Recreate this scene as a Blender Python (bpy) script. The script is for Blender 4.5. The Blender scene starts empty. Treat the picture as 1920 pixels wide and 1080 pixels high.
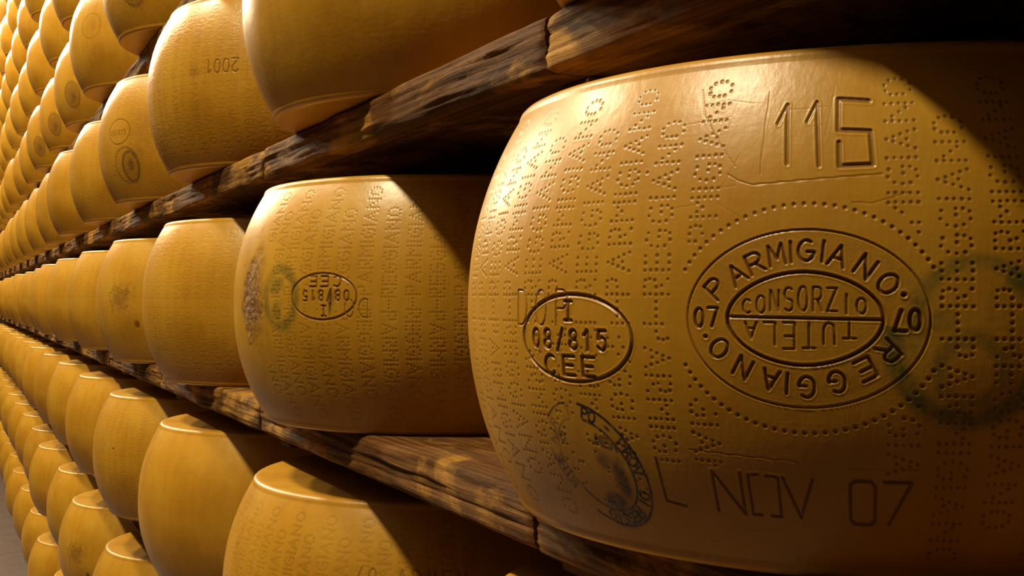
import bpy, math, random
import numpy as np
from mathutils import noise, Vector

random.seed(7)
scene = bpy.context.scene
col = scene.collection

# ------------------------------------------------------------------ camera
CAMZ = 1.27                                   # eye height above the floor
F_PX, VPX, VPY = 2076.5, -93.6, 559.87        # focal length and vanishing point of the shelves (1920 wide)
YAW = math.atan((960 - VPX) / F_PX)
PITCH = math.atan((VPY - 540) / math.hypot(F_PX, 960 - VPX))
cd = bpy.data.cameras.new('camera'); cam = bpy.data.objects.new('camera', cd); col.objects.link(cam)
cd.sensor_width = 36; cd.lens = F_PX / 1920 * 36
cd.clip_start = .01; cd.clip_end = 100
cam.location = (0, 0, CAMZ)
cam.rotation_euler = (math.pi / 2 + PITCH, 0, -YAW)
scene.camera = cam

# ------------------------------------------------------------------ light and exposure
w = bpy.data.worlds.new('world'); scene.world = w; w.use_nodes = True
w.node_tree.nodes['Background'].inputs[0].default_value = (1, .75, .5, 1)
w.node_tree.nodes['Background'].inputs[1].default_value = .0
vs = scene.view_settings
vs.view_transform = 'Standard'; vs.look = 'None'; vs.gamma = 1; vs.use_curve_mapping = False
vs.exposure = 0.0
LAMP_X, LAMP_Z = -1.05, CAMZ + 2.7
for k in range(5):                            # a row of warm lamps hung over the aisle
    ld = bpy.data.lights.new('aisle_lamp', 'POINT'); ld.shadow_soft_size = .13
    ld.energy = (440., 345., 325., 370., 430.)[k]; ld.color = (1, .825, .54)
    lo = bpy.data.objects.new('aisle_lamp', ld); lo.location = (LAMP_X, .65 + 2.5 * k, LAMP_Z); col.objects.link(lo)

# ------------------------------------------------------------------ dimensions (metres; Y runs down the aisle, X into the rack)
R, BULGE, H = .2208, .0328, .2234             # wheel radius at the belly, belly bulge, height
DC, SP, PITCHZ = .4609, .5612, .2869          # wheel centre line, wheel spacing, tier spacing
DE, TH = .3135, .0355                         # front edge of the boards, board thickness
ZMID = CAMZ - .0062                           # mid height of the wheels on the tier at eye level
LOW = {-2: -.023, -3: -.055}                  # the two lowest tiers hang a little further apart
def tier_z(r): return ZMID + r * PITCHZ - H / 2 + LOW.get(r, 0)         # top of the boards of tier r

# ------------------------------------------------------------------ materials
def mat(name):
    m = bpy.data.materials.new(name); m.use_nodes = True
    nt = m.node_tree; nt.nodes.clear()
    out = nt.nodes.new('ShaderNodeOutputMaterial'); b = nt.nodes.new('ShaderNodeBsdfPrincipled')
    nt.links.new(b.outputs[0], out.inputs[0])
    return m, nt, b
def N(nt, t, **kw):
    n = nt.nodes.new(t)
    for k, v in kw.items(): setattr(n, k, v)
    return n
def inp(nt, s, v):
    if hasattr(v, 'is_output'): nt.links.new(v, s)
    else: s.default_value = v
def mapping(nt, src, scale):
    m = N(nt, 'ShaderNodeMapping'); nt.links.new(src, m.inputs[0]); m.inputs['Scale'].default_value = scale; return m.outputs[0]
def ntex(nt, vec, scale=1, detail=4, rough=.5, dist=0):
    n = N(nt, 'ShaderNodeTexNoise'); nt.links.new(vec, n.inputs['Vector'])
    n.inputs['Scale'].default_value = scale; n.inputs['Detail'].default_value = detail
    n.inputs['Roughness'].default_value = rough; n.inputs['Distortion'].default_value = dist
    return n.outputs['Fac']
def ramp(nt, fac, stops):
    n = N(nt, 'ShaderNodeValToRGB'); nt.links.new(fac, n.inputs[0]); cr = n.color_ramp
    while len(cr.elements) < len(stops): cr.elements.new(.5)
    for e, (p, c) in zip(cr.elements, stops): e.position = p; e.color = (*c, 1) if len(c) == 3 else c
    return n.outputs[0]
def mix(nt, fac, a, b, mode='MIX'):
    n = N(nt, 'ShaderNodeMix', data_type='RGBA', blend_type=mode)
    inp(nt, n.inputs[0], fac); inp(nt, n.inputs[6], a); inp(nt, n.inputs[7], b); return n.outputs[2]
def math_(nt, op, a, b=0.):
    n = N(nt, 'ShaderNodeMath', operation=op); inp(nt, n.inputs[0], a); inp(nt, n.inputs[1], b); return n.outputs[0]
def bump(nt, h, strength, dist, nrm=None):
    n = N(nt, 'ShaderNodeBump'); nt.links.new(h, n.inputs['Height'])
    n.inputs['Strength'].default_value = strength; n.inputs['Distance'].default_value = dist
    if nrm is not None: nt.links.new(nrm, n.inputs['Normal'])
    return n.outputs[0]

def make_cheese():
    m, nt, b = mat('cheese_rind')
    tc = N(nt, 'ShaderNodeTexCoord').outputs['Object']
    oi = N(nt, 'ShaderNodeObjectInfo').outputs['Random']
    # mottled golden rind, each wheel a little different
    big = ntex(nt, tc, 9, 3, .55)
    c = ramp(nt, big, [(.3, (.405, .200, .011)), (.5, (.478, .250, .017)), (.72, (.525, .300, .029))])
    tone = ramp(nt, oi, [(0, (.86, .80, .66)), (.5, (1, 1, 1)), (1, (1.0, .93, .78))])
    c = mix(nt, .8, c, tone, 'MULTIPLY')
    blot = ntex(nt, tc, 26, 4, .6)
    c = mix(nt, math_(nt, 'MULTIPLY', ramp(nt, blot, [(.55, (0, 0, 0)), (.78, (1, 1, 1))]), .35), c, (.30, .115, .009, 1))
    streak = ntex(nt, mapping(nt, tc, (90, 90, 5)), 1, 3, .6)
    c = mix(nt, math_(nt, 'MULTIPLY', ramp(nt, streak, [(.45, (0, 0, 0)), (.75, (1, 1, 1))]), .22), c, (.285, .12, .011, 1))
    def att(name):
        a = N(nt, 'ShaderNodeAttribute'); a.attribute_name = name; return a.outputs['Fac']
    grain = ntex(nt, tc, 220, 3, .6)
    gr = ramp(nt, grain, [(.35, (.62, .62, .62)), (.6, (1, 1, 1))])
    c = mix(nt, math_(nt, 'MULTIPLY', att('stain'), gr), c, (.11, .033, .005, 1))
    c = mix(nt, math_(nt, 'MULTIPLY', att('green'), gr), c, (.04, .07, .016, 1))
    c = mix(nt, math_(nt, 'MULTIPLY', att('dirt'), .92), c, (.085, .024, .003, 1))
    c = mix(nt, math_(nt, 'MULTIPLY', att('ink'), gr), c, (.018, .016, .020, 1))
    nt.links.new(c, b.inputs['Base Color'])
    rg = ntex(nt, tc, 40, 4, .6)
    rr = N(nt, 'ShaderNodeMapRange'); nt.links.new(rg, rr.inputs[0]); rr.inputs[3].default_value = .26; rr.inputs[4].default_value = .46
    rad = math_(nt, 'ADD', rr.outputs[0], math_(nt, 'MULTIPLY', att('stain'), .2))
    nt.links.new(rad, b.inputs['Roughness'])
    b.inputs['IOR'].default_value = 1.45; b.inputs['Specular IOR Level'].default_value = .52
    # fine relief: cloth weave (upright threads), turning marks (rings), grain
    weave = ntex(nt, mapping(nt, tc, (330, 330, 40)), 1, 2, .5)
    rings = ntex(nt, mapping(nt, tc, (8, 8, 420)), 1, 2, .5)
    fine = ntex(nt, tc, 70, 5, .6)
    n1 = bump(nt, weave, .12, .0010)
    n1 = bump(nt, rings, .05, .0007, n1)
    n1 = bump(nt, fine, .06, .004, n1)
    rough = ntex(nt, tc, 230, 4, .75)
    n1 = bump(nt, math_(nt, 'MULTIPLY', rough, math_(nt, 'POWER', att('stain'), 2.)), .8, .006, n1)
    nt.links.new(n1, b.inputs['Normal'])
    return m
CHEESE = make_cheese()

def make_wood():
    m, nt, b = mat('weathered_board')
    tc = N(nt, 'ShaderNodeTexCoord').outputs['Object']
    oi = N(nt, 'ShaderNodeObjectInfo').outputs['Random']
    off = N(nt, 'ShaderNodeVectorMath', operation='ADD'); nt.links.new(tc, off.inputs[0])
    sc = N(nt, 'ShaderNodeCombineXYZ'); m9 = math_(nt, 'MULTIPLY', oi, 9.)
    for k in range(3): nt.links.new(m9, sc.inputs[k])
    nt.links.new(sc.outputs[0], off.inputs[1]); p = off.outputs[0]
    g = ntex(nt, mapping(nt, p, (150, 3.2, 150)), 1, 7, .7, .5)
    c = ramp(nt, g, [(.30, (.034, .012, .003)), (.46, (.105, .041, .008)), (.58, (.17, .072, .016)), (.72, (.30, .145, .036))])
    patch = ntex(nt, mapping(nt, p, (14, 7, 14)), 1, 5, .65, .6)
    c = mix(nt, ramp(nt, patch, [(.50, (0, 0, 0)), (.60, (.85, .85, .85))]), c, mix(nt, g, (.26, .11, .012, 1), (.56, .30, .05, 1)))
    dark = ntex(nt, mapping(nt, p, (22, 9, 22)), 1, 5, .7, 1.)
    c = mix(nt, ramp(nt, dark, [(.52, (0, 0, 0)), (.66, (.6, .6, .6))]), c, (.035, .013, .004, 1))
    nt.links.new(c, b.inputs['Base Color']); b.inputs['Roughness'].default_value = .7; b.inputs['Specular IOR Level'].default_value = .15
    g2 = ntex(nt, mapping(nt, p, (420, 8, 420)), 1, 4, .7)
    n1 = bump(nt, g, .9, .005); n1 = bump(nt, g2, .6, .002, n1); n1 = bump(nt, dark, .5, .004, n1)
    nt.links.new(n1, b.inputs['Normal'])
    return m
WOOD = make_wood()

def simple(name, c1, c2, scale, rough, bs=.3, bd=.004):
    m, nt, b = mat(name)
    tc = N(nt, 'ShaderNodeTexCoord').outputs['Object']
    n = ntex(nt, tc, scale, 5, .6)
    nt.links.new(ramp(nt, n, [(.35, c1), (.65, c2)]), b.inputs['Base Color']); b.inputs['Roughness'].default_value = rough
    nt.links.new(bump(nt, n, bs, bd), b.inputs['Normal'])
    return m
FLOOR = simple('floor_slab', (.09, .058, .048), (.12, .078, .065), 12, .5)
JOINT = simple('floor_joint', (.06, .04, .03), (.09, .06, .045), 30, .9)
PLASTER = simple('cellar_plaster', (.03, .02, .012), (.045, .03, .018), 5, .9)
POSTM = simple('upright_wood', (.05, .022, .008), (.10, .045, .016), 40, .7)

# ------------------------------------------------------------------ helpers
def link(o, parent=None, **props):
    col.objects.link(o)
    if parent is not None: o.parent = parent
    for k, v in props.items(): o[k] = v
    return o
def box_mesh(name, x0, x1, y0, y1, z0, z1, m, bev=0):
    me = bpy.data.meshes.new(name)
    v = [(x, y, z) for x in (x0, x1) for y in (y0, y1) for z in (z0, z1)]
    f = [(0, 1, 3, 2), (4, 6, 7, 5), (0, 4, 5, 1), (2, 3, 7, 6), (0, 2, 6, 4), (1, 5, 7, 3)]
    me.from_pydata(v, [], f); me.materials.append(m)
    if bev:
        import bmesh
        bm = bmesh.new(); bm.from_mesh(me)
        bmesh.ops.bevel(bm, geom=list(bm.edges), offset=bev, segments=2, affect='EDGES', profile=.6)
        bm.to_mesh(me); bm.free()
    return me

# ------------------------------------------------------------------ the setting
def structure(name, me, parent=None):
    o = bpy.data.objects.new(name, me)
    return link(o, parent, kind='structure') if parent is None else link(o, parent)
XA, XB, YA, YB, ZC = -1.9, 1.15, -2.75, 17.05, 4.6
flo = structure('floor', box_mesh('floor', XA, XB, YA, YB, -.2, -.012, JOINT))
edges = [XA, -.55, .6, XB]
for i in range(3):
    wd = (edges[i + 1] - edges[i]) / 2 - .003
    slab = box_mesh('slab', -wd, wd, -1.097, 1.097, -.012, 0, FLOOR, .003)
    for j in range(9):
        o = bpy.data.objects.new('slab', slab); o.location = ((edges[i] + edges[i + 1]) / 2, 6.05 + 2.2 * (j - 3.5), 0)
        link(o, flo)
structure('ceiling', box_mesh('ceiling', XA, XB, YA, YB, ZC, ZC + .2, PLASTER))
structure('wall_right', box_mesh('wall_right', XB, XB + .2, YA, YB, -.2, ZC + .2, PLASTER))
structure('wall_left', box_mesh('wall_left', XA - .2, XA, YA, YB, -.2, ZC + .2, PLASTER))
structure('wall_back', box_mesh('wall_back', XA - .2, XB + .2, YB, YB + .2, -.2, ZC + .2, PLASTER))
structure('wall_front', box_mesh('wall_front', XA - .2, XB + .2, YA - .2, YA, -.2, ZC + .2, PLASTER))

# ------------------------------------------------------------------ the rack: uprights with brackets, one board after another on each tier
BL = .665                                     # board length
JY = 1.254                                    # a joint between two boards
TIERS = range(-3, 8)
def board_mesh(seed, ny=90):
    """worn plank: cross-section loop swept along Y, edges rounded, fibres torn out along the grain"""
    D = .33; L = BL - .003
    pts = []
    rr = .007
    for k in range(14): pts.append((D - k / 13 * (D - rr), 0))                 # top, back to front
    for k in range(1, 5): a = k / 5 * math.pi / 2; pts.append((rr - rr * math.sin(a), -rr + rr * math.cos(a)))
    for k in range(14): pts.append((0, -rr - k / 13 * (TH - 2 * rr)))
    for k in range(1, 5): a = k / 5 * math.pi / 2; pts.append((rr - rr * math.cos(a), -TH + rr - rr * math.sin(a)))
    for k in range(8): pts.append((rr + k / 7 * (D - rr), -TH))
    n = len(pts); V = []
    o = Vector((seed * 7.3, seed * 3.1, seed * 1.7))
    for j in range(ny):
        y = -L / 2 + L * j / (ny - 1)
        for (x, z) in pts:
            f = max(0, 1 - x / .05)                                            # wear is strongest at the front edge
            a = noise.noise(Vector((x * 120, y * 5, z * 210)) + o) ; b_ = noise.noise(Vector((x * 30, y * 14, z * 40)) + o * 2)
            c_ = noise.noise(Vector((x * 300, y * 16, z * 420)) + o * 3)
            wear = (.0018 * a + .0016 * b_ + .0014 * c_) * f
            endw = max(0, 1 - (L / 2 - abs(y)) / .02) * f
            X = x + max(-.003, wear) + .002 * max(0, b_) * f + .0015 * endw ** 2
            Z = z - abs(.0012 * a + .001 * b_) * (f if z < -.0 else f) - (.0006 * endw ** 2 if z > -.01 else 0)
            if z < -TH + .001: Z = z + abs(.001 * a) * f
            V.append((X, y, min(Z, 0)))
    F = [(j * n + i, j * n + (i + 1) % n, (j + 1) * n + (i + 1) % n, (j + 1) * n + i) for j in range(ny - 1) for i in range(n)]
    F.append(tuple(reversed(range(n)))); F.append(tuple((ny - 1) * n + i for i in range(n)))
    me = bpy.data.meshes.new('board'); me.from_pydata(V, [], F); me.materials.append(WOOD)
    sm = np.ones(len(F), bool); sm[-2:] = False
    me.polygons.foreach_set('use_smooth', sm)
    return me
BOARDS = [board_mesh(s) for s in range(5)]
rack = bpy.data.objects.new('cheese_rack', None); rack.location = (DE, 0, 0)
link(rack, label='tall rack of rough dark wooden boards carrying the rows of cheese wheels', category='rack')
J0, J1 = -4, 14
k = 0
for r in TIERS:
    for j in range(J0, J1):
        yc = JY + (j + .5) * BL + (.0 if r % 2 == 0 else -.012)
        o = bpy.data.objects.new('board', BOARDS[(k * 3 + r * 2) % 5]); k += 1
        o.location = (random.uniform(-.002, .003) if j > 1 or j < -2 else 0, yc, tier_z(r)); link(o, rack)
UP = box_mesh('upright', .39, .44, -.025, .025, 0, 3.75, POSTM, .004)
BR = box_mesh('bracket', .03, .392, -.02, .02, -TH - .018, -TH, POSTM, .003)
for j in range(J0, J1 + 1):
    y = JY + j * BL
    u = bpy.data.objects.new('upright', UP); u.location = (0, y, 0); link(u, rack)
    for r in TIERS:
        b = bpy.data.objects.new('bracket', BR); b.location = (0, 0, tier_z(r)); link(b, u)

# ------------------------------------------------------------------ wheel relief: everything pressed or stamped into a rind, in millimetres
# coordinates: a = distance round the belly (grows to the viewer's right), z = height above mid wheel
class Field:
    def __init__(s, a0, a1, da, z):
        s.a = np.arange(a0, a1 + da / 2, da); s.z = z
        s.warp = None
        sh = (len(z), len(s.a))
        s.dent = np.zeros(sh, np.float32); s.lip = np.zeros(sh, np.float32)
        s.dirt = np.zeros(sh, np.float32); s.ink = np.zeros(sh, np.float32)
        s.green = np.zeros(sh, np.float32); s.stain = np.zeros(sh, np.float32)
        s.A, s.Z = np.meshgrid(s.a, z)
    def win(s, a0, a1, z0, z1):
        i0, i1 = np.searchsorted(s.a, [a0, a1]); j0, j1 = np.searchsorted(s.z, [z0, z1])
        return slice(j0, j1), slice(i0, i1)
    def seg(s, p, q, w, depth=.5, dirt=1., ink=0., soft=.5, lip=.25):
        """a groove (or an ink stroke) of half width w from p to q"""
        m = w * 2.4
        W = s.win(min(p[0], q[0]) - m, max(p[0], q[0]) + m, min(p[1], q[1]) - m, max(p[1], q[1]) + m)
        A, Z = s.A[W], s.Z[W]
        if A.size == 0: return
        dx, dz = q[0] - p[0], q[1] - p[1]; L2 = dx * dx + dz * dz + 1e-9
        t = np.clip(((A - p[0]) * dx + (Z - p[1]) * dz) / L2, 0, 1)
        d = np.hypot(A - p[0] - t * dx, Z - p[1] - t * dz) / w
        core = np.clip((1 + soft - d) / (2 * soft), 0, 1); core = core * core * (3 - 2 * core)
        if depth: 
            s.dent[W] = np.maximum(s.dent[W], depth * core)
            if lip: s.lip[W] = np.maximum(s.lip[W], depth * lip * np.exp(-((d - 1.7) / .45) ** 2))
        if dirt: s.dirt[W] = np.maximum(s.dirt[W], dirt * core)
        if ink: s.ink[W] = np.maximum(s.ink[W], ink * core)
    def poly(s, pts, w, **kw):
        for p, q in zip(pts[:-1], pts[1:]): s.seg(p, q, w, **kw)
    def dot(s, p, r, **kw): s.seg(p, p, r, **kw)
    def ellipse(s, c, ra, rz, w, t0=0, t1=360, rot=0, n=72, power=2., **kw):
        e = 2 / power; cr, sr = math.cos(math.radians(rot)), math.sin(math.radians(rot)); P = []
        for k in range(n + 1):
            t = math.radians(t0 + (t1 - t0) * k / n); x, y = math.cos(t), math.sin(t)
            x = ra * math.copysign(abs(x) ** e, x); y = rz * math.copysign(abs(y) ** e, y)
            P.append((c[0] + x * cr - y * sr, c[1] + x * sr + y * cr))
        s.poly(P, w, **kw)
    def blob(s, which, c, ra, rz, amt, edge=.35, rot=0, seed=0, ragged=.35, freq=.12):
        arr = getattr(s, which); m = max(ra, rz) * 1.8
        W = s.win(c[0] - m, c[0] + m, c[1] - m, c[1] + m); A, Z = s.A[W] - c[0], s.Z[W] - c[1]
        if A.size == 0: return
        cr, sr = math.cos(math.radians(rot)), math.sin(math.radians(rot))
        d = np.hypot((A * cr + Z * sr) / ra, (-A * sr + Z * cr) / rz) + ragged * wob(s.A[W], s.Z[W], freq, seed)
        arr[W] = np.maximum(arr[W], amt * np.clip((1 + edge - d) / (2 * edge), 0, 1))
def wob(A, Z, f, seed):
    """smooth value noise with three octaves, about -1..1"""
    o = np.zeros_like(A); amp = 1.
    for k in range(3):
        g = np.random.RandomState(100 + seed * 5 + k).uniform(-1, 1, (64, 64)); x, y = A * f + 200.5, Z * f + 200.5
        xi, yi = np.floor(x).astype(int), np.floor(y).astype(int); u, v = x - xi, y - yi; u, v = u * u * (3 - 2 * u), v * v * (3 - 2 * v)
        G = lambda i, j: g[i % 64, j % 64]
        o = o + amp * ((G(xi, yi) * (1 - u) + G(xi + 1, yi) * u) * (1 - v) + (G(xi, yi + 1) * (1 - u) + G(xi + 1, yi + 1) * u) * v)
        amp *= .55; f *= 2.1
    return o / 1.2

def arc(cx, cy, rx, ry, t0, t1, n=10):
    return [(cx + rx * math.cos(math.radians(t0 + (t1 - t0) * k / n)), cy + ry * math.sin(math.radians(t0 + (t1 - t0) * k / n))) for k in range(n + 1)]
FONT = {   # single-stroke letters in a unit box
 'A': [[(0, 0), (.5, 1), (1, 0)], [(.2, .36), (.8, .36)]], 'C': [arc(.5, .5, .5, .5, 50, 310, 14)], 'D': [[(.05, 0), (.05, 1), (.4, 1)] + arc(.4, .5, .55, .5, 90, -90) + [(.05, 0)]],
 'E': [[(1, 1), (.05, 1), (.05, 0), (1, 0)], [(.05, .52), (.85, .52)]], 'G': [arc(.5, .5, .5, .5, 55, 345, 14) + [(.98, .45), (.55, .45)]],
 'I': [[(.5, 0), (.5, 1)]], 'J': [[(.25, 1), (.75, 1)], [(.5, 1), (.5, 0)], [(.25, 0), (.75, 0)]], 'L': [[(.05, 1), (.05, 0), (1, 0)]], 'M': [[(0, 0), (.08, 1), (.5, .3), (.92, 1), (1, 0)]],
 'N': [[(.05, 0), (.05, 1), (.95, 0), (.95, 1)]], 'O': [arc(.5, .5, .5, .5, 0, 360, 18)], 'P': [[(.05, 0), (.05, 1), (.55, 1)] + arc(.55, .74, .42, .26, 90, -90) + [(.05, .48)]],
 'R': [[(.05, 0), (.05, 1), (.55, 1)] + arc(.55, .74, .42, .26, 90, -90) + [(.05, .48)], [(.5, .48), (1, 0)]],
 'S': [arc(.5, .74, .45, .26, 40, 270, 8) + arc(.5, .25, .47, .25, 90, -140, 8)], 'T': [[(0, 1), (1, 1)], [(.5, 1), (.5, 0)]], 'U': [[(.05, 1), (.05, .4)] + arc(.5, .4, .45, .4, 180, 360) + [(.95, 1)]],
 'V': [[(0, 1), (.5, 0), (1, 1)]], 'Z': [[(0, 1), (1, 1), (0, 0), (1, 0)]], '/': [[(.15, -.12), (.85, 1.05)]], '-': [[(.15, .5), (.85, .5)]], '.': [[(.5, .05), (.5, .06)]], ' ': [],
 '0': [arc(.5, .5, .42, .5, 0, 360, 18)], '1': [[(.15, .75), (.55, 1), (.55, 0)]], '2': [arc(.5, .72, .42, .28, 160, -40, 9) + [(.05, 0), (.95, 0)]], '5': [[(.92, 1), (.15, 1), (.1, .56)] + arc(.48, .33, .44, .33, 120, -150, 10)],
 '7': [[(.05, 1), (.95, 1), (.4, 0)]], '8': [arc(.5, .74, .36, .26, 0, 360, 12), arc(.5, .25, .44, .25, 0, 360, 12)],
}
def glyph(f, ch, pos, wd, ht, rot, w, **kw):
    """letter centred on pos, turned by rot degrees"""
    cr, sr = math.cos(math.radians(rot)), math.sin(math.radians(rot))
    for pl in FONT[ch]:
        P = []
        for x, y in pl:
            u, v = (x - .5) * wd, (y - .5) * ht; P.append((pos[0] + u * cr - v * sr, pos[1] + u * sr + v * cr))
        f.poly(P, w, **kw)
def line(f, s, pos, wd, ht, adv, w, rot=0, **kw):
    cr, sr = math.cos(math.radians(rot)), math.sin(math.radians(rot)); x = -(len(s) - 1) / 2 * adv
    for ch in s:
        glyph(f, ch, (pos[0] + x * cr, pos[1] + x * sr), wd, ht, rot, w, **kw); x += adv
def ring_text(f, s, ts, c, ra, rz, wd, ht, w, erot=0, **kw):
    """letters at ellipse angles ts, tops pointing outwards"""
    er = math.radians(erot)
    for ch, t in zip(s, ts):
        t = math.radians(t); x, y = ra * math.cos(t), rz * math.sin(t); nx, ny = math.cos(t) / ra, math.sin(t) / rz
        X, Y = x * math.cos(er) - y * math.sin(er), x * math.sin(er) + y * math.cos(er)
        glyph(f, ch, (c[0] + X, c[1] + Y), wd, ht, math.degrees(math.atan2(ny, nx)) + erot - 90, w, **kw)

_A = [(0, 0), (.32, 1), (.64, 2), (.96, 3), (1.28, 4), (1.6, 3), (1.92, 2), (2.24, 1), (2.56, 0), (1.28, 1.2)]
_col = lambda x: [(x, k) for k in range(5)]
DOTS = {   # pin-pricked letters: (dots, width)
 'P': (_col(0) + [(1, 2), (1, 4), (1.95, 2.3), (2.1, 3.1), (1.9, 3.9)], 2.1), 'A': (_A, 2.56), 'R': (_col(0) + [(1, 2), (1, 4), (1.95, 2.3), (2.1, 3.1), (1.9, 3.9), (1.2, 1.1), (2.1, .1)], 2.1),
 'M': (_col(0) + [(.7, 3.1), (1.3, 2.2), (1.9, 3.1)] + _col(2.6), 2.6), 'I': (_col(0), 0), 'G': ([(.15, .9), (0, 2), (.15, 3.1), (.9, 4), (1.9, 3.8), (.9, 0), (1.8, .1), (2.2, .9), (2.2, 1.9), (1.35, 1.9)], 2.2),
 'N': (_col(0) + [(.6, 3), (1.2, 2), (1.8, 1)] + _col(2.4), 2.4), 'O': ([(.1, 1.2), (.1, 2.1), (.1, 3), (.6, 3.85), (1.4, 3.95), (2.1, 3.2), (2.3, 2.2), (2.2, 1.2), (1.6, .15), (.7, .1)], 2.3),
 'E': (_col(0) + [(1, 0), (1, 2), (1, 4), (2, 0), (2, 2), (2, 4)], 2),
}
def dot_word(f, s, a, z, up, px, py, r, keep=None, jit=.12, rng=random, **kw):
    """word running up (+1) or down (-1) from (a, z); px = pitch along, py = pitch across"""
    u = 1.0
    for ch in s:
        d, wd = DOTS[ch]
        for x, y in d:
            zz = z + up * (u + x) * px; aa = a - up * (y - 2) * py
            if keep and not keep(aa, zz): continue
            f.dot((aa + rng.uniform(-jit, jit), zz + rng.uniform(-jit, jit)), r * rng.uniform(.85, 1.12), **kw)
        u += wd + 1.18
def column(f, kind, a, z0, px=3.12, py=2.85, r=.74, keep=None, **kw):
    up, dn = ('REGGIANO', 'PARMIGIANO') if kind == 'A' else ('PARMIGIANO', 'REGGIANO')
    for k in (-1, 0, 1):
        if not keep or keep(a, z0 + k * px): f.dot((a, z0 + k * px), r, **kw)
    dot_word(f, up, a, z0 + px, 1, px, py, r, keep, **kw); dot_word(f, dn, a, z0 - px, -1, px, py, r, keep, **kw)

def approval_oval(f, c, rot=0, k=1., dirt=.95, depth=.8):
    """oval health mark: I / 08/815 / CEE"""
    cr, sr = math.cos(math.radians(rot)), math.sin(math.radians(rot))
    P = lambda x, y: (c[0] + k * (x * cr - y * sr), c[1] + k * (x * sr + y * cr))
    f.ellipse(c, 34.5 * k, 19.6 * k, .75 * k, rot=rot, depth=depth, dirt=dirt)
    f.ellipse(P(0, 1), 33.8 * k, 18.8 * k, .8 * k, 25, 155, rot=rot, depth=depth * .8, dirt=dirt)
    glyph(f, 'J', P(-2, 12.3), 8.5 * k, 8.6 * k, rot, .75 * k, depth=depth, dirt=dirt)
    line(f, '08/815', P(-3.4, -.6), 5.2 * k, 8.6 * k, 8.6 * k, .75 * k, rot, depth=depth, dirt=dirt)
    line(f, 'CEE', P(-2.8, -12.5), 7.6 * k, 8.6 * k, 12.2 * k, .75 * k, rot, depth=depth, dirt=dirt)

def round_ink(f, c, rot=-38, k=1., text=True, amt=1.15, flip=0):
    """round blue-black ink stamp with ring lettering, unevenly printed"""
    ra, rz = 33 * k, 24.5 * k; rot += flip
    kw = dict(depth=0, dirt=0)
    f.ellipse(c, ra, rz, .68 * k, -78, 128, rot=rot, ink=amt, **kw)
    f.ellipse(c, ra, rz, .5 * k, 145, 182, rot=rot, ink=amt * .8, **kw)
    f.ellipse(c, ra, rz, .5 * k, 218, 256, rot=rot, ink=amt * .7, **kw)
    f.ellipse(c, ra * .75, rz * .75, .62 * k, -95, 125, rot=rot, ink=amt * .95, **kw)
    f.ellipse(c, ra * .75, rz * .75, .42 * k, 150, 262, rot=rot, ink=amt * .65, **kw)
    if text:
        s = 'PO - PROV. DI REGGIO'; ts = [121 - 9.4 * i for i in range(len(s))]
        ring_text(f, s, ts, c, ra * .875, rz * .875, 3.6 * k, 4.9 * k, .62 * k, rot, ink=amt, **kw)
        ring_text(f, 'AIR .T', [205, 193, 181, 168, 156, 146], c, ra * .875, rz * .875, 3.4 * k, 4.4 * k, .45 * k, rot, ink=amt * .55, **kw)
        ring_text(f, 'MINE', [252, 243, 234, 225], c, ra * .875, rz * .875, 3.4 * k, 4.4 * k, .6 * k, rot, ink=amt * .75, **kw)

def base_field(a0, a1, da, nz):
    zz = np.linspace(-H * 500 + 6, H * 500 - 6, nz); return Field(a0, a1, da, zz)

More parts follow.
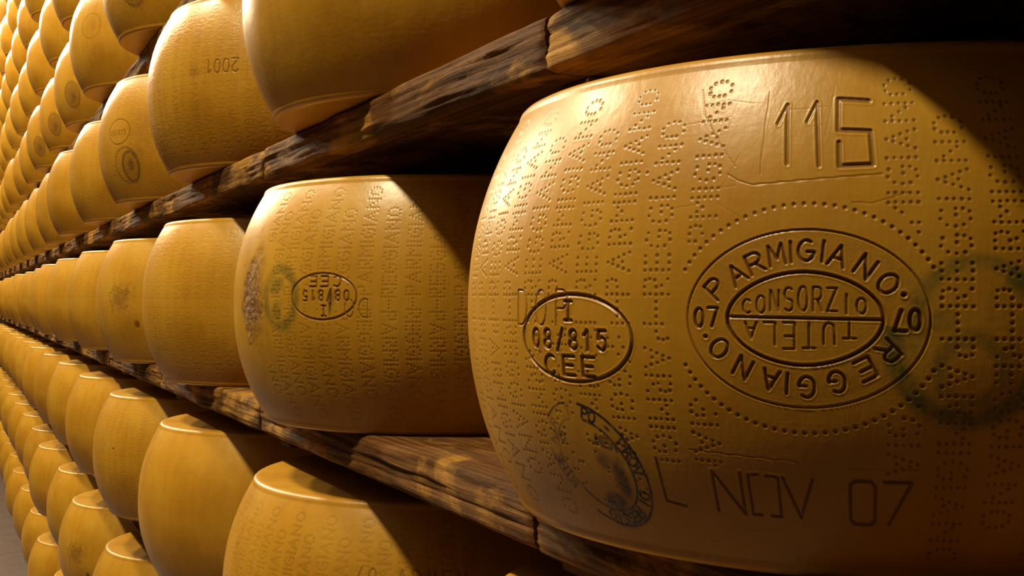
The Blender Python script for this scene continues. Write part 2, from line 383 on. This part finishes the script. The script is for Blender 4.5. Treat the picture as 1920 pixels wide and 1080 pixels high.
# ------------------------------------------------------------------ wheel meshes
FIL = .006
def rad_at(z): return R - BULGE * np.abs(2 * z / H) ** 2.2
def wheel_mesh(name, f, coarse=4.0, seed=0, wobble=.0008):
    """f: Field (mm). Side rows follow f.z; the arc covered by f is fine, the rest of the girth coarse."""
    ph_f = (f.a if f.warp is None else f.a - np.interp(f.a, *f.warp)) / 1000 / R
    rest = 2 * math.pi - (ph_f[-1] - ph_f[0]); nrest = max(8, int(math.degrees(rest) / coarse))
    ph = np.concatenate([ph_f, ph_f[-1] + rest * np.arange(1, nrest) / nrest]); n = len(ph)
    zs = f.z / 1000; nz = len(zs)
    disp = np.zeros((nz, n)); disp[:, :len(ph_f)] = (f.lip * (1 - np.clip(f.dent / .3, 0, 1)) - f.dent) / 1000
    PH, ZZ = np.meshgrid(ph, zs)
    rs = np.random.RandomState(seed)
    lump = sum(np.sin(PH * k + rs.uniform(0, 6.28) + ZZ * rs.uniform(-30, 30)) / k for k in (2, 3, 5, 7))
    Rr = rad_at(ZZ) + disp + wobble * lump
    # fillets and inner cap rings
    def ring(k, top):                                            # k 0..1 along the fillet
        zc = H / 2 - FIL; rs_ = rad_at(zc); a = k * math.pi / 2
        base = wobble * lump[-1 if top else 0]
        return rs_ - FIL + FIL * math.cos(a) + base, np.full(n, (1 if top else -1) * (zc + FIL * math.sin(a)))
    rows_r, rows_z = [], []
    for rin in (.06, .12): rows_r.append(np.full(n, rin)); rows_z.append(np.full(n, -H / 2))
    rows_r.append(ring(1, False)[0] - .004); rows_z.append(np.full(n, -H / 2))
    for k in (1, .8, .6, .4, .2): a, b = ring(k, False); rows_r.append(a); rows_z.append(b)
    nb = len(rows_r)
    for j in range(nz): rows_r.append(Rr[j]); rows_z.append(ZZ[j])
    for k in (.2, .4, .6, .8, 1): a, b = ring(k, True); rows_r.append(a); rows_z.append(b)
    rows_r.append(ring(1, True)[0] - .004); rows_z.append(np.full(n, H / 2))
    for rin in (.12, .06): rows_r.append(np.full(n, rin)); rows_z.append(np.full(n, H / 2))
    RR = np.array(rows_r); ZR = np.array(rows_z); m = len(RR)
    co = np.stack([-RR * np.cos(ph), -RR * np.sin(ph), ZR], -1).reshape(-1, 3).astype(np.float32)
    jj, ii = np.meshgrid(np.arange(m - 1), np.arange(n), indexing='ij'); i2 = (ii + 1) % n
    quads = np.stack([jj * n + i2, jj * n + ii, (jj + 1) * n + ii, (jj + 1) * n + i2], -1).reshape(-1, 4)[:, ::-1]
    quads = quads[:, ::-1]
    # outward orientation: phi runs clockwise seen from above here
    nq = len(quads); loops = np.concatenate([quads.reshape(-1), np.arange(n), (m - 1) * n + np.arange(n)[::-1]]).astype(np.int32)
    starts = np.concatenate([np.arange(nq) * 4, [nq * 4, nq * 4 + n]]).astype(np.int32); tot = np.concatenate([np.full(nq, 4), [n, n]]).astype(np.int32)
    me = bpy.data.meshes.new(name); me.vertices.add(len(co)); me.loops.add(len(loops)); me.polygons.add(len(starts))
    me.vertices.foreach_set('co', co.reshape(-1)); me.loops.foreach_set('vertex_index', loops)
    me.polygons.foreach_set('loop_start', starts); me.polygons.foreach_set('loop_total', tot)
    me.polygons.foreach_set('use_smooth', np.ones(len(starts), bool))
    for an in ('dirt', 'ink', 'green', 'stain'):
        src = getattr(f, an)
        if not src.any(): continue
        full = np.zeros((m, n), np.float32); full[nb:nb + nz, :len(ph_f)] = src
        at = me.attributes.new(an, 'FLOAT', 'POINT'); at.data.foreach_set('value', full.reshape(-1))
    me.update(); me.validate(); me.materials.append(CHEESE)
    return me

# --- the large wheel in front
def front_wheel():
    f = base_field(-75, 292, .42, 520)
    f.warp = ([-75, 0, 27, 59, 103, 163, 230, 292], [9.5, 8.4, 5.4, 4.3, 3.8, 3.6, 3.5, 3.5])
    OC = (163.5, -2.2)
    def keep(a, z):
        if ((a - OC[0]) / 57) ** 2 + ((z - OC[1]) / 50) ** 2 < 1 and a < 214: return False
        if 140 < a < 193: return False
        if ((a - 55) / 35) ** 2 + ((z + 12) / 20) ** 2 < 1: return random.random() < .45
        if ((a - 59) / 30) ** 2 + ((z + 69) / 26) ** 2 < 1: return random.random() < .4
        if z < -64 and 92 < a < 210: return False
        return abs(z) < 101
    cols = [('B', 281.5), ('A', 261.5), ('B', 241), ('A', 220.8), ('B', 201.6), ('B', 121.8), ('A', 101.6), ('B', 82), ('A', 64), ('B', 45.5), ('A', 27), ('B', 8), ('A', -11), ('B', -30), ('A', -49)]
    for kd, a in cols:
        soft = a < 75
        column(f, kd, a, 1.0 if a < 150 else -3.6, keep=keep, depth=.30 if not soft else .26, dirt=.72 if not soft else (.6 if a > 35 else .42), lip=.1)
    # ring of pricks round the plaque
    for k in range(84):
        t = 2 * math.pi * k / 84
        x, y = 54 * math.cos(t), 45.5 * math.sin(t)
        if abs(x) > 49.3: continue
        f.dot((OC[0] + x, OC[1] + y), .8, depth=.4, dirt=.75, lip=.1)
    # plaque
    f.ellipse(OC, 47.4, 35.2, .42, depth=.5, dirt=.62)
    f.blob('stain', OC, 46, 34, .16, edge=.06, ragged=.02)
    f.blob('stain', OC, 30, 18.5, .13, edge=.08, ragged=.03)
    f.ellipse(OC, 30.2, 18.4, .62, power=1.88, n=96, depth=.85, dirt=1.)
    f.seg((OC[0] - 30, OC[1] + .6), (OC[0] + 30, OC[1] - .3), .55, depth=.7, dirt=.9)
    g = dict(depth=.6, dirt=.9)
    for word, spots in (('PARMIGIANO', [(-35.3, 11.9, 47), (-26.5, 17.6, 35), (-19.2, 22, 25), (-10.5, 25.2, 12), (-4.8, 26.3, 4), (1.2, 26.8, -2), (7.6, 26.4, -6), (13.4, 24.6, -17), (23.6, 20.2, -35), (31.9, 13.6, -48)]),
                        ('REGGIANO', [(31.9, -12.4, -138), (23.6, -19.4, -152), (12.8, -24.6, -166), (1.2, -27, 180), (-6.4, -25.8, 176), (-13, -24.6, 168), (-24, -20, 152), (-33.7, -12.4, 136)])):
        for ch, (dx, dz, rot) in zip(word, spots): glyph(f, ch, (OC[0] + dx, OC[1] + dz), 6.2, 8.2, rot, .58, **g)
    f.dot((OC[0] + 37.6, OC[1] + 9.4), .9, depth=.9, dirt=1); f.dot((OC[0] - 39.5, OC[1] - 7.6), .8, depth=.8, dirt=.8)
    glyph(f, '0', (OC[0] - 42.3, OC[1]), 4.2, 7.6, 0, .6, **g); glyph(f, '7', (OC[0] - 36.3, OC[1] + .3), 4.4, 7.6, 0, .6, **g)
    glyph(f, '0', (OC[0] + 41.7, OC[1] - .3), 4.6, 8, 180, .7, **g); glyph(f, '7', (OC[0] + 36.2, OC[1] - .6), 4.8, 8, 180, .7, **g)
    hs = [5.5, 7, 8.2, 9.2, 9.6, 9.4, 9, 7.6, 6]
    for i, ch in enumerate('CONSORZIO'):
        glyph(f, ch, (OC[0] - 22 + i * 5.5, OC[1] + 2 + hs[i] / 2 + (1 if 1 < i < 7 else 0)), 3.5, hs[i], 0, .42, depth=.5, dirt=.55)
    hs = [6, 8.4, 10, 10.4, 9, 6.6]
    for i, ch in enumerate('TUTELA'):
        glyph(f, ch, (OC[0] + 17.5 - i * 7.6, OC[1] - 1.6 - hs[i] / 2), 4.6, hs[i], 180, .45, depth=.5, dirt=.6)
    # mould number, month
    T = dict(depth=.6, dirt=.68)
    f.poly([(151.0, 77.5), (154.6, 85.5), (156, 60)], .75, **T); f.poly([(163.6, 77.5), (167.4, 85.8), (169, 58.6)], .75, **T)
    f.poly([(189.4, 85.2), (176.6, 86.6), (176.6, 73.2), (189.6, 72.2), (190.4, 58.4), (177.2, 58.2), (177, 68)], .9, **T)
    f.poly([(131, 57.0), (136, 54), (142, 52), (194, 54.6)], .25, depth=.3, dirt=.3); f.poly([(146, 92), (145, 56)], .22, depth=.2, dirt=.15)
    f.poly([(204, 47), (190, 43), (182, 43.5)], .22, depth=.2, dirt=.35)
    T = dict(depth=.6, dirt=.85)
    f.poly([(122.9, -83.5), (122.6, -66.2), (135.6, -84), (135.2, -66)], .6, **T)
    f.poly([(143, -66.2), (138.6, -66.4), (139.3, -83.8), (143, -83.6)], .55, **T); f.poly([(146.5, -66.4), (151.6, -66.8), (151.8, -83.8), (147.6, -83.8)], .55, **T)
    f.poly([(153.6, -66.6), (160.4, -83.6), (165.9, -66.8)], .6, **T)
    f.poly([(181.2, -68), (183, -66.4), (189.3, -66.4), (191.3, -68.4), (191.4, -83), (189.4, -84.9), (183, -84.8), (181.4, -83), (181.2, -68)], .7, **T)
    f.poly([(194.7, -66.5), (205.6, -66.2), (197.2, -84.4)], .65, **T)
    f.poly([(96, -64), (96.9, -82), (106.7, -83.4)], .5, **T)
    f.poly([(113, -57.6), (160, -59.6)], .2, depth=.25, dirt=.3); f.poly([(180, -61.2), (208, -61)], .2, depth=.25, dirt=.3)
    # health mark, large letters behind it, ink stamp, green stamp
    line(f, 'DOP', (34, 1.4), 8, 16.5, 14.6, .42, depth=.55, dirt=.5)
    approval_oval(f, (55, -12.2))
    ci = (59, -69.6); round_ink(f, ci)
    f.blob('ink', (74, -75), 4.2, 8.5, .95, rot=12, seed=1, ragged=.2); f.blob('ink', (66, -86), 6.5, 4, .85, seed=2, ragged=.3)
    f.blob('ink', (64, -66), 5, 3.4, .6, rot=-45, seed=3, ragged=.4); f.blob('ink', (73, -92), 12, 5, .5, rot=20, seed=4, ragged=.7)
    line(f, 'MEN', (69, -58.5), 3.6, 4.2, 4.6, .75, -12, depth=0, dirt=0, ink=.8); line(f, '10', (38, -58), 3.6, 4.4, 5, .6, -6, depth=0, dirt=0, ink=.7)
    gr = Field.ellipse
    tmp = np.zeros_like(f.green)
    def gring(c, ra, rz, wd, amt, t0=0, t1=360):
        W = f.win(c[0] - ra - 9, c[0] + ra + 9, c[1] - rz - 9, c[1] + rz + 9); A, Z = f.A[W] - c[0], f.Z[W] - c[1]
        d = np.abs(np.hypot(A / ra, Z / rz) - 1) * min(ra, rz) / wd; nn = .5 + .5 * wob(f.A[W], f.Z[W], .09, 9)
        ang = np.degrees(np.arctan2(Z, A)) % 360; ok = ((ang - t0) % 360) < (t1 - t0)
        f.green[W] = np.maximum(f.green[W], ok * amt * np.clip(1.5 - d, 0, 1) * np.clip(.45 + nn, 0, 1))
    gring((225, -10), 28, 30.5, 3.8, .85, 170, 420); gring((228, -2), 22, 22, 3, .55, 30, 200)
    gring((226, -22), 12, 13, 3, .5)
    f.blob('green', (206, -6), 4.5, 7, .45, seed=5, ragged=.6); f.blob('green', (214, -2), 4, 5, .38, seed=6, ragged=.6); f.blob('green', (240, -20), 5, 9, .4, seed=8, ragged=.6)
    # scuffs
    rng = random.Random(3)
    for k in range(26):
        a = rng.uniform(105, 205); z = rng.choice([rng.uniform(40, 100), rng.uniform(-100, -50), rng.uniform(40, 100)]); l = rng.uniform(4, 24); s = rng.uniform(-.12, .12) if rng.random() < .6 else rng.uniform(-6, 6)
        v = Vector((1, s)).normalized() * l; f.seg((a, z), (a + v[0], z + v[1]), .22, depth=.08, dirt=.10)
    f.poly([(112, 96), (116, 84), (126, 70), (134, 60)], .25, depth=.25, dirt=.1)
    f.dot((92, 60), .8, depth=.3, dirt=.6); f.dot((86, 57), .5, depth=.3, dirt=.8)
    f.blob('stain', (95, 62), 18, 4, .07, seed=11, ragged=.5, edge=.8)
    return wheel_mesh('cheese_wheel_stamped', f, seed=3, wobble=.0006)

def second_wheel():
    f = base_field(-60, 292, .75, 290)
    def keep(a, z):
        if a < 66 and abs(z) < 55: return False
        if ((a - 135) / 37) ** 2 + ((z - 7) / 22) ** 2 < 1: return random.random() < .15
        return abs(z) < 103
    for i, a in enumerate([280, 259.5, 239, 218.8, 198.4, 176.5, 155.5, 136, 116, 97, 78, 60]):
        column(f, 'AB'[i % 2], a, 2 if i % 2 else 0, r=.95, keep=keep, depth=.28, dirt=.36, lip=.1)
    approval_oval(f, (135, 7), 180, dirt=.8)
    f.blob('ink', (144, 3), 1.5, 9, .95, seed=2, ragged=.25, rot=-4); f.blob('ink', (144, 8), 3.4, 7, .45, seed=4, ragged=.5)
    line(f, 'DO', (169, -3), 8.5, 15, 13, .5, 180, depth=.6, dirt=.6)
    f.blob('stain', (34, 2), 18, 37, .85, edge=.5, seed=3, ragged=.45, freq=.07); f.blob('stain', (44, 40), 9, 16, .4, edge=.6, seed=5, ragged=.4)
    c = (84, 6); A, Z = f.A - c[0], f.Z - c[1]
    d = np.abs(np.hypot(A / 21, Z / 25) - 1) * 21 / 4.2; nn = .5 + .5 * wob(f.A, f.Z, .06, 5)
    f.green[:] = np.maximum(f.green, .62 * np.clip(1.5 - d, 0, 1) * np.clip(.5 + nn, 0, 1))
    f.blob('green', (80, 16), 9, 7, .5, seed=6, ragged=.5); f.blob('green', (80, -8), 7, 9, .5, seed=7, ragged=.5)
    # coarse blistered crust over the stain
    f.dent += np.where(f.stain > .3, .45 * np.clip(wob(f.A, f.Z, .22, 21), -1, 1) * f.stain, 0).astype(np.float32)
    f.seg((18, -1.5), (60, -2), .5, depth=-.5, dirt=0, lip=0)
    return wheel_mesh('cheese_wheel_second', f, seed=8)

def plain_wheel(seed, marks=None, da=1.5, nz=120, coldirt=.2, a0=-80, a1=300, coldepth=.2):
    f = base_field(a0, a1, da, nz); rng = random.Random(seed)
    z0 = rng.uniform(-4, 4)
    for i in range(int((a1 - a0) / 20)):
        a = a0 + 8 + i * 20 + rng.uniform(-1, 1)
        column(f, 'AB'[i % 2], a, z0, r=1.2, keep=lambda a, z: abs(z) < 101, depth=coldepth, dirt=coldirt * rng.uniform(.4, 1.), lip=0)
    if marks: marks(f)
    return wheel_mesh('cheese_wheel', f, seed=seed + 20)

def m_2001(f): line(f, '2001', (172, 11), 10, 17, 13, .9, 180, depth=.7, dirt=.7); f.blob('stain', (130, 6), 8, 6, .25, seed=1)
def m_stamp(f):
    f.ellipse((96, 8), 31, 22, .9, depth=.6, dirt=.65); line(f, '08/815', (94, 6), 5.4, 9, 8, .9, 0, depth=.5, dirt=.55)
    f.ellipse((112, -50), 32, 30, 1.6, depth=0, dirt=0, ink=.55); f.ellipse((122, -53), 20, 25, 3, depth=0, dirt=0, ink=.72); f.blob('ink', (122, -53), 19, 24, .22, edge=.2, ragged=.1); f.blob('ink', (123, -52), 7, 11, .62, seed=2, ragged=.5); f.blob('stain', (152, 2), 24, 34, .25, seed=3, ragged=.5, edge=.7)
def m_ink(f):
    f.ellipse((118, -42), 29, 32, 3.2, depth=0, dirt=0, ink=.55)
    f.blob('ink', (118, -42), 28, 31, .42, edge=.3, ragged=.2, seed=4); f.blob('ink', (122, -45), 13, 18, .66, seed=5, ragged=.5, edge=.5)
def m_oval(f): f.ellipse((120, 12), 30, 27, 1.6, depth=.25, dirt=.3); f.blob('stain', (120, 12), 26, 22, .16, seed=7, ragged=.3, edge=.6)
def m_smear(f): f.blob('stain', (110, 2), 30, 20, .5, seed=9, ragged=.6, edge=.6); f.dot((150, -42), 6, depth=.8, dirt=.8); f.blob('ink', (15, -50), 3, 38, .5, seed=4, ragged=.3)
def m_dot(f): f.dot((100, 20), 2.4, depth=.8, dirt=.8); f.blob('stain', (60, 30), 14, 30, .16, seed=12, ragged=.6, edge=.7)
def m_low(f): line(f, '/0 ADMEN', (232, 50), 8, 15, 13.5, .8, 0, depth=.6, dirt=.5)

MESH = {'front': front_wheel(), 'second': second_wheel(), '2001': plain_wheel(1, m_2001, .95, 230, .26), 'stamp': plain_wheel(2, m_stamp, 1.2, 170, .12), 'ink': plain_wheel(3, m_ink, coldirt=.1),
        'oval': plain_wheel(4, m_oval, coldirt=.12), 'smear': plain_wheel(5, m_smear, coldirt=.1), 'dot': plain_wheel(6, m_dot, 1.0, 220, .2), 'low': plain_wheel(7, m_low, .9, 240, .34),
        'plain': plain_wheel(8, None, .95, 230, .15), 'bare': plain_wheel(12, None, 1.0, 220, .05, coldepth=.04), 'plain2': plain_wheel(9, None, 1.3, 170, .16), 'plain3': plain_wheel(10, None, coldirt=.14)}

# ------------------------------------------------------------------ the wheels themselves, tier by tier
sy, cy = math.sin(YAW), math.cos(YAW)
def in_frame(y, z):
    """rough test: does a wheel at (DC, y, z) show in the 1920 x 1080 frame?"""
    xs, ys = [], []
    for k in range(24):
        a = k * math.pi / 12; X, Y = DC - R * math.cos(a), y + R * math.sin(a)
        fw = X * sy + Y * cy
        if fw < .05: continue
        xs.append(960 + F_PX * (X * cy - Y * sy) / fw)
        for dz in (-H / 2, H / 2): ys.append(VPY - F_PX * (z + dz - CAMZ) / fw)
    return xs and max(xs) > 2 and min(xs) < 1920 and max(ys) > 4 and min(ys) < 1076
ORD = ['first', 'second', 'third', 'fourth', 'fifth', 'sixth', 'seventh', 'eighth', 'ninth', 'tenth', 'eleventh', 'twelfth', 'thirteenth', 'fourteenth', 'fifteenth']
LEVEL = {-3: 'third shelf below the large 115 wheel', -2: 'second shelf below the large 115 wheel', -1: 'shelf just below the large 115 wheel', 0: "large 115 wheel's own shelf", 1: 'shelf just above the large 115 wheel'}
for r, nm in zip(range(2, 9), ['second', 'third', 'fourth', 'fifth', 'sixth', 'seventh', 'eighth']): LEVEL[r] = nm + ' shelf above the large 115 wheel'
SPECIAL = {   # (tier, place): mesh, label
 (0, 0): ('front', 'large golden cheese wheel in front, pressed with 115, NOV 07 and an oval plaque'),
 (0, 1): ('second', 'cheese wheel with brown crusted patch, green stamp and upside-down oval, beside the 115 wheel'),
 (0, 2): ('plain', None), (0, 3): ('smear', 'golden cheese wheel with a faint brown smear and small dark pit'), (1, 1): ('bare', None), (1, 0): ('bare', None),
 (1, 2): ('2001', 'golden cheese wheel with upside-down 2001 pressed in its side'), (1, 3): ('stamp', 'cheese wheel with oval mark and dark round stamp, left neighbour of the 2001 wheel'),
 (-1, 1): ('low', 'golden cheese wheel at bottom centre, its lit flat top half in shadow'), (-1, 2): ('bare', None), (-1, 3): ('dot', 'golden cheese wheel with one small dark speck, on shelf below eye level'),
 (2, 3): ('ink', None), (2, 4): ('oval', None), (2, 5): ('ink', None), (2, 6): ('ink', None), (2, 7): ('ink', None), (-2, 3): ('plain', None), (2, 2): ('plain', None), (-2, 4): ('smear', None)}
ROW_Y = {0: .4827, 1: .4405, -1: .518, 2: .37, -2: .62, -3: .66, 3: .43, 4: .49, 5: .45, 6: .47, 7: .44}
SHIFT = {(0, 1): -.0098, (0, 2): .002, (0, 3): -.0034, (0, 4): -.001}
rng = random.Random(11)
for r in range(-3, 8):
    place = 0
    for i in range(0, 15):
        known = r in (-1, 0, 1) and i < 5
        y = ROW_Y[r] + SP * i + (SHIFT.get((r, i), 0) if known else rng.uniform(-.012, .012))
        x = DC + (.0034 if (r, i) == (0, 0) else 0) + (0 if known else rng.uniform(-.008, .008))
        z = tier_z(r) + H / 2
        turn = rng.uniform(-.5, .5); pick = rng.choice(['plain2', 'plain3', 'plain3', 'plain', 'oval', 'plain2'])
        if not in_frame(y, z): continue
        place += 1
        mk, lab = SPECIAL.get((r, i), (pick, None))
        o = bpy.data.objects.new('aged_cheese', MESH[mk]); o.location = (x, y, z)
        if mk in ('plain', 'plain2', 'plain3', 'oval') and (r, i) not in SPECIAL: o.rotation_euler.z = turn
        link(o)
        o['label'] = lab or 'golden cheese wheel, %s from the right on the %s' % (ORD[place - 1], LEVEL[r])
        o['category'] = 'cheese wheel'; o['group'] = 'cheese wheels on the rack'
